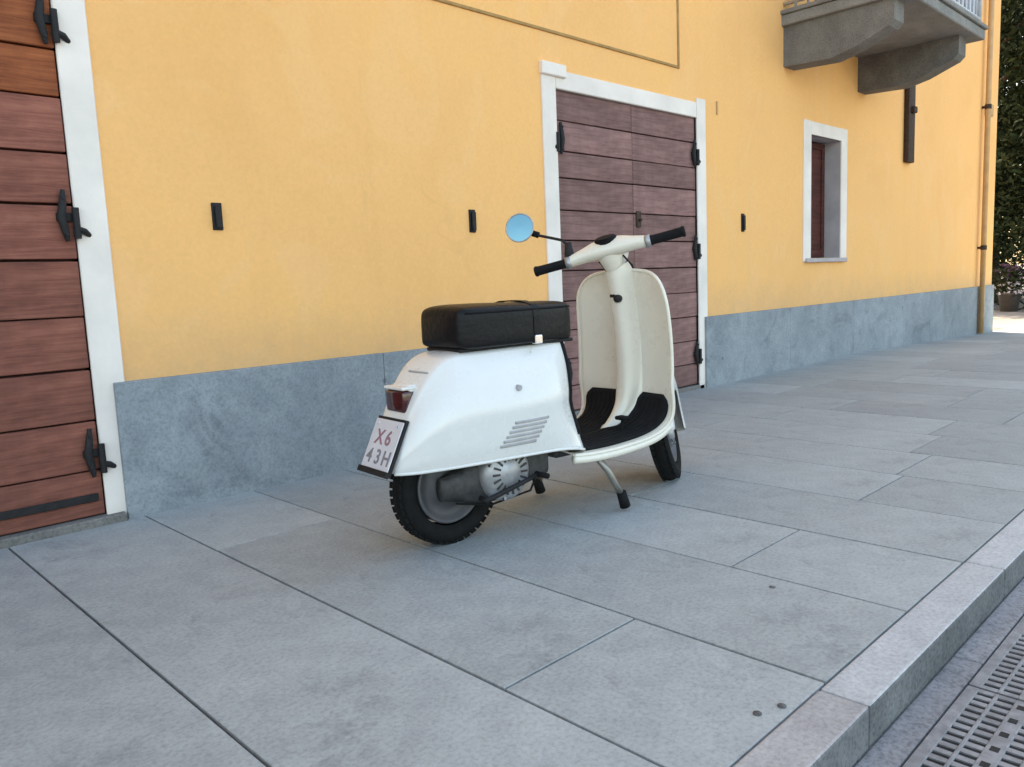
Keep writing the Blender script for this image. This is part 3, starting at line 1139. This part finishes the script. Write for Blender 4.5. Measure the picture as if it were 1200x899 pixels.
# central ridge: steering column cover running down into the tunnel
RIDGE = [  # path z-index point, half width, height
    (.790, .275, .008, .004), (.835, .282, .018, .020), (.887, .305, .028, .036), (.934, .345, .040, .048), (.962, .405, .050, .056), (.978, .49, .052, .064),
    (.980, .60, .050, .070), (.972, .72, .048, .074), (.956, .82, .047, .076), (.932, .90, .046, .072), (.908, .935, .044, .060)]
sec = []
for k, (x, z, hw, h) in enumerate(RIDGE):
    a = RIDGE[max(k - 1, 0)]
    c = RIDGE[min(k + 1, len(RIDGE) - 1)]
    t = Vector((c[0] - a[0], 0, c[1] - a[1])).normalized()
    n = Vector((-t.z, 0, t.x))
    base = Vector((x, 0, z))
    row = []
    for (uy, uh) in ((-1.25, -.12), (-1, .12), (-.8, .62), (-.45, .93), (0, 1), (.45, .93), (.8, .62), (1, .12), (1.25, -.12)):
        row.append(base + Vector((0, uy * hw, 0)) + n * (h * uh))
    sec.append(row)
v, f = grid_mesh(loft_grid(sec, 3, 4))
col = add_obj('column_cover', v, f, 'cream', sh, True)
fix_normals(col)
lk = lathe('steering_lock', [(.0, -.012), (.013, -.012), (.016, -.006), (.016, .01), (.0, .01)], 'iron', sc, 20,
           Matrix.Translation((.885, -.022, .795)) @ Matrix.Rotation(math.radians(-75), 4, 'Z'))
box('lock_cover', .877, .883, -.012, .014, .800, .812, 'iron', sc, .001)

# rubber mats, one each side of the tunnel
for s in (-1, 1):
    gr = []
    for p in pcs:
        x, z, w = p
        if z > .425:
            break
        k = max(0, min(1, (x - .79) / .05))
        inner = .004 + .038 * k + max(0, (z - .36)) * .35
        outer = w - .026
        if z > .36:
            e = (z - .36) / .066
            outer -= .06 * e ** 3
            inner += .03 * e ** 3
        row = []
        for i in range(8):
            y = inner + (outer - inner) * i / 7
            q = shield_pt(p, s * y / w)
            row.append(q)
        gr.append(row)
    # offset along the upper normal
    off_gr = []
    for i, row in enumerate(gr):
        nr = []
        for j, q in enumerate(row):
            a = gr[max(i - 1, 0)][j]
            c = gr[min(i + 1, len(gr) - 1)][j]
            t = (c - a).normalized()
            n = Vector((-t.z, 0, t.x)).normalized()
            nr.append(q + n * .009)
        off_gr.append(nr)
    v, f = grid_mesh(off_gr)
    mat_o = add_obj('floor_mat', v, f, 'rubber', sc, True)
    fix_normals(mat_o)
    md = mat_o.modifiers.new('solid', 'SOLIDIFY')
    md.thickness = .010
    md.offset = 0
    # ribs of the mat
    for j in range(1, 7):
        tube('mat_rib', [r[j] + (r[j] - gr[i][j]).normalized() * .005 for i, r in enumerate(off_gr)][1:-1], .004, 'rubber', mat_o, 6)
bm = bmesh.new()
bm_tube(bm, [(.80, -.10, .270), (.815, -.10, .33)], .007, 8)
bm_box(bm, .79, .83, -.125, -.075, .325, .34, .005)
auto_smooth(from_bm('brake_pedal', bm, 'rubber', sc))

# steering assembly -----------------------------------------------------------
HC = Vector((.862, 0, .985))
RAKE = math.radians(21)
STEER = math.radians(36)
AX = Vector((-math.sin(RAKE), 0, math.cos(RAKE)))
STM = Matrix.Translation(HC) @ Matrix.Rotation(STEER, 4, AX) @ Matrix.Translation(-HC)


def st(p):
    return STM @ Vector(p)


# front wheel, fork and mudguard (authored straight, turned about the steering axis)
FWC = Vector((1.192, 0, TR))
fwm = STM @ Matrix.Translation(FWC)
# keep the tyre on the ground
low = (fwm @ Vector((0, 0, 0))).z
adj = Matrix.Translation((0, 0, TR - low - .006))
STW = adj @ STM
wheel(adj @ fwm)
tube('fork', [(1.035, .0, .52), (1.085, .03, .40), (1.115, .072, .33), (1.145, .082, .24), (1.16, .075, .20), (1.192, .06, .205)], [.022, .024, .020, .018, .018, .02], 'alloy', sc, 12, mtx=STW)
tube('front_damper', [(1.10, .062, .36), (1.185, .07, .225)], [.018, .018], 'iron', sc, 12, mtx=STW)
sec = []
for k in range(13):
    t = math.radians(-12 + 190 * k / 12)
    R = .236 + .022 * math.sin(t)
    wdt = .098 - .016 * abs(math.cos(t)) ** 2
    dep = .075 + .03 * math.sin(max(0, t))
    row = []
    for (uy, dr) in ((-1, -dep), (-1.02, -dep * .5), (-.95, -.012), (-.6, .012), (0, .022), (.6, .012), (.95, -.012), (1.02, -dep * .5), (1, -dep)):
        rr = R + dr
        row.append(STW @ Vector((FWC.x - .01 + rr * math.cos(t), uy * wdt, FWC.z + .02 + rr * math.sin(t))))
    sec.append(row)
v, f = grid_mesh(loft_grid(sec, 3, 3))
mg = add_obj('mudguard', v, f, 'paint', sc, True)
fix_normals(mg)
md = mg.modifiers.new('solid', 'SOLIDIFY')
md.thickness = .003
# column tube
tube('steering_column', [(1.06, 0, .47), HC + AX * -.05], .022, 'paint', sc, 12)

# headset
FWD = Vector((math.cos(RAKE), 0, math.sin(RAKE)))
HEAD = [  # y, centre offset forward, offset along axis, radius fore-aft, radius along axis
    (-.170, -.020, .000, .020, .020), (-.150, -.018, .002, .023, .023), (-.100, -.006, .006, .034, .029), (-.055, .010, .008, .052, .036), (0, .020, .008, .064, .040),
    (.055, .010, .008, .052, .036), (.100, -.006, .006, .034, .029), (.150, -.018, .002, .023, .023), (.170, -.020, .000, .020, .020)]
sec = []
for (y, fo, ao, rf, ra) in HEAD:
    sec.append([STM @ (HC + Vector((0, y, 0)) + FWD * (fo + rf * math.cos(2 * PI * j / 14)) + AX * (ao + ra * math.sin(2 * PI * j / 14))) for j in range(14)])
v, f = grid_mesh(loft_grid(sec, 2, 4, True), True, True)
hs = add_obj('handlebar', v, f, 'cream', sc, True)
fix_normals(hs)
# neck
sec = []
for (d, rf, ry) in ((.0, .050, .055), (-.035, .046, .048), (-.07, .038, .036), (-.11, .036, .034), (-.15, .038, .036)):
    sec.append([STM @ (HC + AX * d + FWD * (.012 + rf * math.cos(2 * PI * j / 14)) + Vector((0, ry * math.sin(2 * PI * j / 14), 0))) for j in range(14)])
v, f = grid_mesh(loft_grid(sec, 2, 3, True), True, True)
nk = add_obj('neck', v, f, 'cream', hs, True)
fix_normals(nk)
# headlight on the front
hl_m = STM @ Matrix.Translation(HC + FWD * .055 + AX * -.032) @ FWD.to_track_quat('Y', 'Z').to_matrix().to_4x4()
hl = lathe('headlight', [(.0, -.05), (.04, -.045), (.062, -.01), (.066, .03), (.064, .045), (.058, .047)], 'paint', hs, 28, hl_m)
lathe('headlight_lens', [(.058, .046), (.03, .056), (.0, .06)], 'chrome', hl, 28, hl_m)
# speedometer pod
sec = []
for (d, rf, ry) in ((.022, .044, .050), (.046, .040, .046), (.056, .034, .040), (.058, .004, .004)):
    sec.append([STM @ (HC + AX * d + FWD * (.012 - (.010 if d > .05 else 0) + rf * math.cos(2 * PI * j / 16)) + Vector((0, ry * math.sin(2 * PI * j / 16), 0))) for j in range(16)])
v, f = grid_mesh(loft_grid(sec, 1, 1, True), True, True)
sp = add_obj('speedometer', v, f, 'rubber', hs, True)
fix_normals(sp)
auto_smooth(sp, 45)
for s in (-1, 1):
    gc = HC + FWD * -.020
    ge = [gc + Vector((0, s * y, 0)) for y in (.166, .172, .18, .24, .29, .298, .305)]
    tube('grip', ge, [.020, .0215, .0185, .0185, .0190, .022, .019], 'rubber', hs, 14, mtx=STM)
    tube('lever', [gc + Vector((0, s * .15, 0)) + FWD * .03, gc + Vector((0, s * .19, 0)) + FWD * .058 + AX * -.004, gc + Vector((0, s * .26, 0)) + FWD * .056 + AX * -.010, gc + Vector((0, s * .30, 0)) + FWD * .048 + AX * -.012], [.010, .008, .007, .009], 'iron', hs, 8, mtx=STM)
    bm = bmesh.new()
    bm_tube(bm, [gc + Vector((0, s * .150, 0)), gc + Vector((0, s * .172, 0))], .0245, 14)
    bmesh.ops.transform(bm, matrix=STM, verts=bm.verts)
    from_bm('grip_collar', bm, 'alloy', hs, True)
# mirror clamp, stem and mirror
cl = STM @ (HC + FWD * -.010 + Vector((0, .160, .0)))
cl_top = cl + Vector((.005, .01, .075))
tube('mirror_clamp', [cl + Vector((0, 0, .01)), cl + Vector((0, 0, .03)), cl_top], [.017, .020, .014], 'iron', hs, 12)
mc = Vector((.735, .385, 1.102))
base_w = Matrix.Translation((1.868 * .875, 2.348 * .875, 0)) @ Matrix.Rotation(SA, 4, 'Z')
cam_l = base_w.inverted() @ Vector((0, 0, .875))
tocam = (cam_l - mc).normalized()
mn = (tocam * .8 + Vector((-.35, 0, .22))).normalized()
mat_m = Matrix.Translation(mc) @ mn.to_track_quat('Y', 'Z').to_matrix().to_4x4()
mir = lathe('mirror', [(.0, -.022), (.030, -.018), (.052, -.006), (.060, .002), (.062, .006), (.0585, .009), (.056, .006)], 'alloy', hs, 36, mat_m)
lathe('mirror_glass', [(.0575, .0055), (.03, .0066), (.0, .007)], 'mirror', mir, 36, mat_m)
bk = mc - mn * .02
tube('mirror_stem', [cl_top + Vector((0, 0, -.01)), cl_top + Vector((-.01, .02, .012)), bk + Vector((.04, -.06, -.03)), bk + Vector((0, -.012, -.004)), bk], [.006, .006, .006, .006, .008], 'iron', mir, 8)
jt = bk + Vector((.03, -.045, -.022))
tube('mirror_joint', [jt + Vector((.012, -.018, -.008)), jt + Vector((-.012, .018, .008))], .013, 'rubber', mir, 10)
# cables
for (a, b_) in (((.02, .05, -.03), (.965, .045, .80)), ((.02, -.05, -.03), (.965, -.045, .80))):
    tube('control_cable', [STM @ (HC + Vector(a)), STM @ (HC + Vector(a)) + Vector((.05, 0, -.04)), Vector(b_) + Vector((.03, 0, .04)), Vector(b_)], .004, 'rubber', sc, 6)

# centre stand ------------------------------------------------------------
for s in (-1, 1):
    foot = Vector((.715, s * .195, .012)) if s < 0 else Vector((.640, .205, .012))
    top = Vector((.600, s * .13, .245))
    kn = Vector((.655 if s < 0 else .62, s * .165, .16))
    stand = tube('stand_leg', [top, kn, foot + Vector((-.010, 0, .035))], .0125, 'steel', sc, 10)
    tube('stand_foot', [foot + Vector((-.022, 0, .062)), foot + Vector((-.002, 0, .004))], [.019, .021], 'rubber', stand, 12)
tube('stand_pivot', [(.600, -.14, .245), (.600, .14, .245)], .014, 'steel', sc, 10)
# underfloor ribs
box('floor_rib', .50, .90, -.05, .05, .215, .262, 'engine_dark', sc, .01)

# ------------------------------------------------------------------ planting beyond the corner
def tree(name, label, x, y, h, rad, zc, mat, n_cl=70, leaves=60, leaf=.16, seed=1):
    rnd = random.Random(seed)
    t = thing(name, label, 'tree', (x, y, RZ + gz(x)), group='trees beyond the end of the house')
    pts = [Vector((0, 0, -.05))]
    for k in range(1, 6):
        pts.append(Vector((rnd.uniform(-.12, .12) * k * .5, rnd.uniform(-.12, .12) * k * .5, h * .72 * k / 5)))
    bm = bmesh.new()
    bm_tube(bm, pts, [.24, .19, .16, .13, .09, .05], 10)
    for k in range(9):
        a = rnd.uniform(0, 2 * PI)
        z0 = h * rnd.uniform(.28, .6)
        q = Vector((math.cos(a), math.sin(a), .7)) * rad * rnd.uniform(.45, .8)
        b0 = Vector((0, 0, z0))
        bm_tube(bm, [b0, b0 + q * .5 + Vector((0, 0, .1)), b0 + q], [.07, .045, .015], 6)
    from_bm('trunk', bm, 'bark', t, True)
    vv, ff = [], []
    for _ in range(n_cl):
        while True:
            c = Vector((rnd.uniform(-1, 1), rnd.uniform(-1, 1), rnd.uniform(-1, 1)))
            if .25 < c.length < 1:
                break
        c = Vector((c.x * rad, c.y * rad, zc + c.z * (h - zc)))
        cr_ = rnd.uniform(.35, .75)
        for _k in range(leaves):
            d = Vector((rnd.gauss(0, 1), rnd.gauss(0, 1), rnd.gauss(0, .8)))
            p = c + d * cr_ * .55
            s = leaf * rnd.uniform(.6, 1.3)
            n = Vector((rnd.gauss(0, 1), rnd.gauss(0, 1), rnd.gauss(.6, .8))).normalized()
            a = n.orthogonal().normalized()
            a = Matrix.Rotation(rnd.uniform(0, 2 * PI), 3, n) @ a
            b_ = n.cross(a)
            i = len(vv)
            vv.extend((p - a * s, p + b_ * s * .45 + n * s * .1, p + a * s, p - b_ * s * .45 + n * s * .1))
            ff.append((i, i + 1, i + 2, i + 3))
    add_obj('crown', vv, ff, mat, t)
    return t


TREES = [(27.2, 13.2, 14.0, 3.2, 6.5), (30.5, 14.5, 15.0, 3.4, 6.5), (27.5, 17.5, 16.0, 3.4, 7.0), (31.0, 10.0, 14.0, 3.2, 6.0), (33.5, 6.5, 14.0, 3.2, 6.0), (21.5, 5.7, 10.5, 2.6, 5.2), (24.5, 6.3, 12.0, 3.0, 6.0), (22.5, 3.0, 10.0, 2.6, 5.0), (26.5, 8.5, 12.5, 3.0, 6.0), (23.5, 0.2, 9.5, 2.5, 4.8), (28.5, 5.0, 12.5, 3.2, 5.5), (25.5, -2.6, 10.5, 2.8, 5.0)]  # first few are unseen, added to shade the trees after them
for k, (x, y, h, rad, zc) in enumerate(TREES):
    tree('broadleaf_tree', 'dark green broadleaf tree standing beyond the end of the yellow house', x, y, h, rad, zc, 'leaf_a' if k % 2 == 0 else 'leaf_b', 230, 95, .075, 20 + k)


def hedge(label, x0, x1, y0, y1, z1, mat, seed, n=9000):
    rnd = random.Random(seed)
    vv, ff = [], []
    for _ in range(n):
        p = Vector((rnd.uniform(x0, x1), rnd.uniform(y0, y1), RZ - .16 + z1 * rnd.random() ** .8))
        p.z += .15 * math.sin(p.y * 2.3 + p.x) * (p.z / z1)
        s = rnd.uniform(.05, .10)
        nn = Vector((rnd.gauss(-.5, 1), rnd.gauss(0, 1), rnd.gauss(.4, .8))).normalized()
        a = Matrix.Rotation(rnd.uniform(0, 2 * PI), 3, nn) @ nn.orthogonal().normalized()
        b_ = nn.cross(a)
        i = len(vv)
        vv.extend((p - a * s, p + b_ * s * .5, p + a * s, p - b_ * s * .5))
        ff.append((i, i + 1, i + 2, i + 3))
    t = thing('hedge', label, 'hedge', ((x0 + x1) / 2, (y0 + y1) / 2, RZ))
    o = add_obj('foliage', vv, ff, mat, t, off=-t.location)
    bm = bmesh.new()
    for k in range(14):
        y = y0 + (y1 - y0) * (k + .5) / 14
        bm_tube(bm, [((x0 + x1) / 2, y, RZ - .02), ((x0 + x1) / 2 + rnd.uniform(-.1, .1), y + .1, RZ + z1 * .8)], [.04, .015], 6)
    from_bm('stems', bm, 'bark', t, True, off=-t.location)
    return t


hedge('tall dense dark hedge running behind the trees', 34.8, 37.2, -6, 16, 11.5, 'leaf_a', 5, 90000)

# planter with flowers
pl = thing('planter', 'dark planter with purple and white flowers past the house corner', 'planter', (20.4, 4.83, RZ + gz(20)))
lathe('pot', [(.0, 0), (.17, 0), (.22, .36), (.245, .38), (.245, .42), (.20, .42), (.0, .38)], 'terracotta', pl, 24, Matrix.Rotation(PI / 2, 4, 'X'))


def blooms(name, mat, zlo, zhi, n, s0, spread, seed, dx=0, dy=0):
    rnd = random.Random(seed)
    vv, ff = [], []
    for _ in range(n):
        p = Vector((dx + rnd.gauss(0, spread), dy + rnd.gauss(0, spread), rnd.uniform(zlo, zhi)))
        for k in range(5):
            a = 2 * PI * k / 5
            nn = Vector((rnd.gauss(-.6, .4), rnd.gauss(-.2, .4), 1)).normalized()
            e = Matrix.Rotation(a, 3, nn) @ nn.orthogonal().normalized()
            g_ = nn.cross(e)
            i = len(vv)
            vv.extend((p, p + e * s0 + g_ * s0 * .45, p + e * s0 * 1.5, p + e * s0 - g_ * s0 * .45))
            ff.append((i, i + 1, i + 2, i + 3))
    o = add_obj(name, vv, ff, mat, pl)
    o['kind'] = 'stuff'
    return o


blooms('leaves', 'leaf_b', .36, .95, 260, .05, .15, 1)
blooms('purple_flowers', 'fl_purple', .72, 1.05, 90, .032, .13, 2)
blooms('white_flowers', 'fl_white', .40, .70, 60, .032, .13, 3, -.08, -.06)
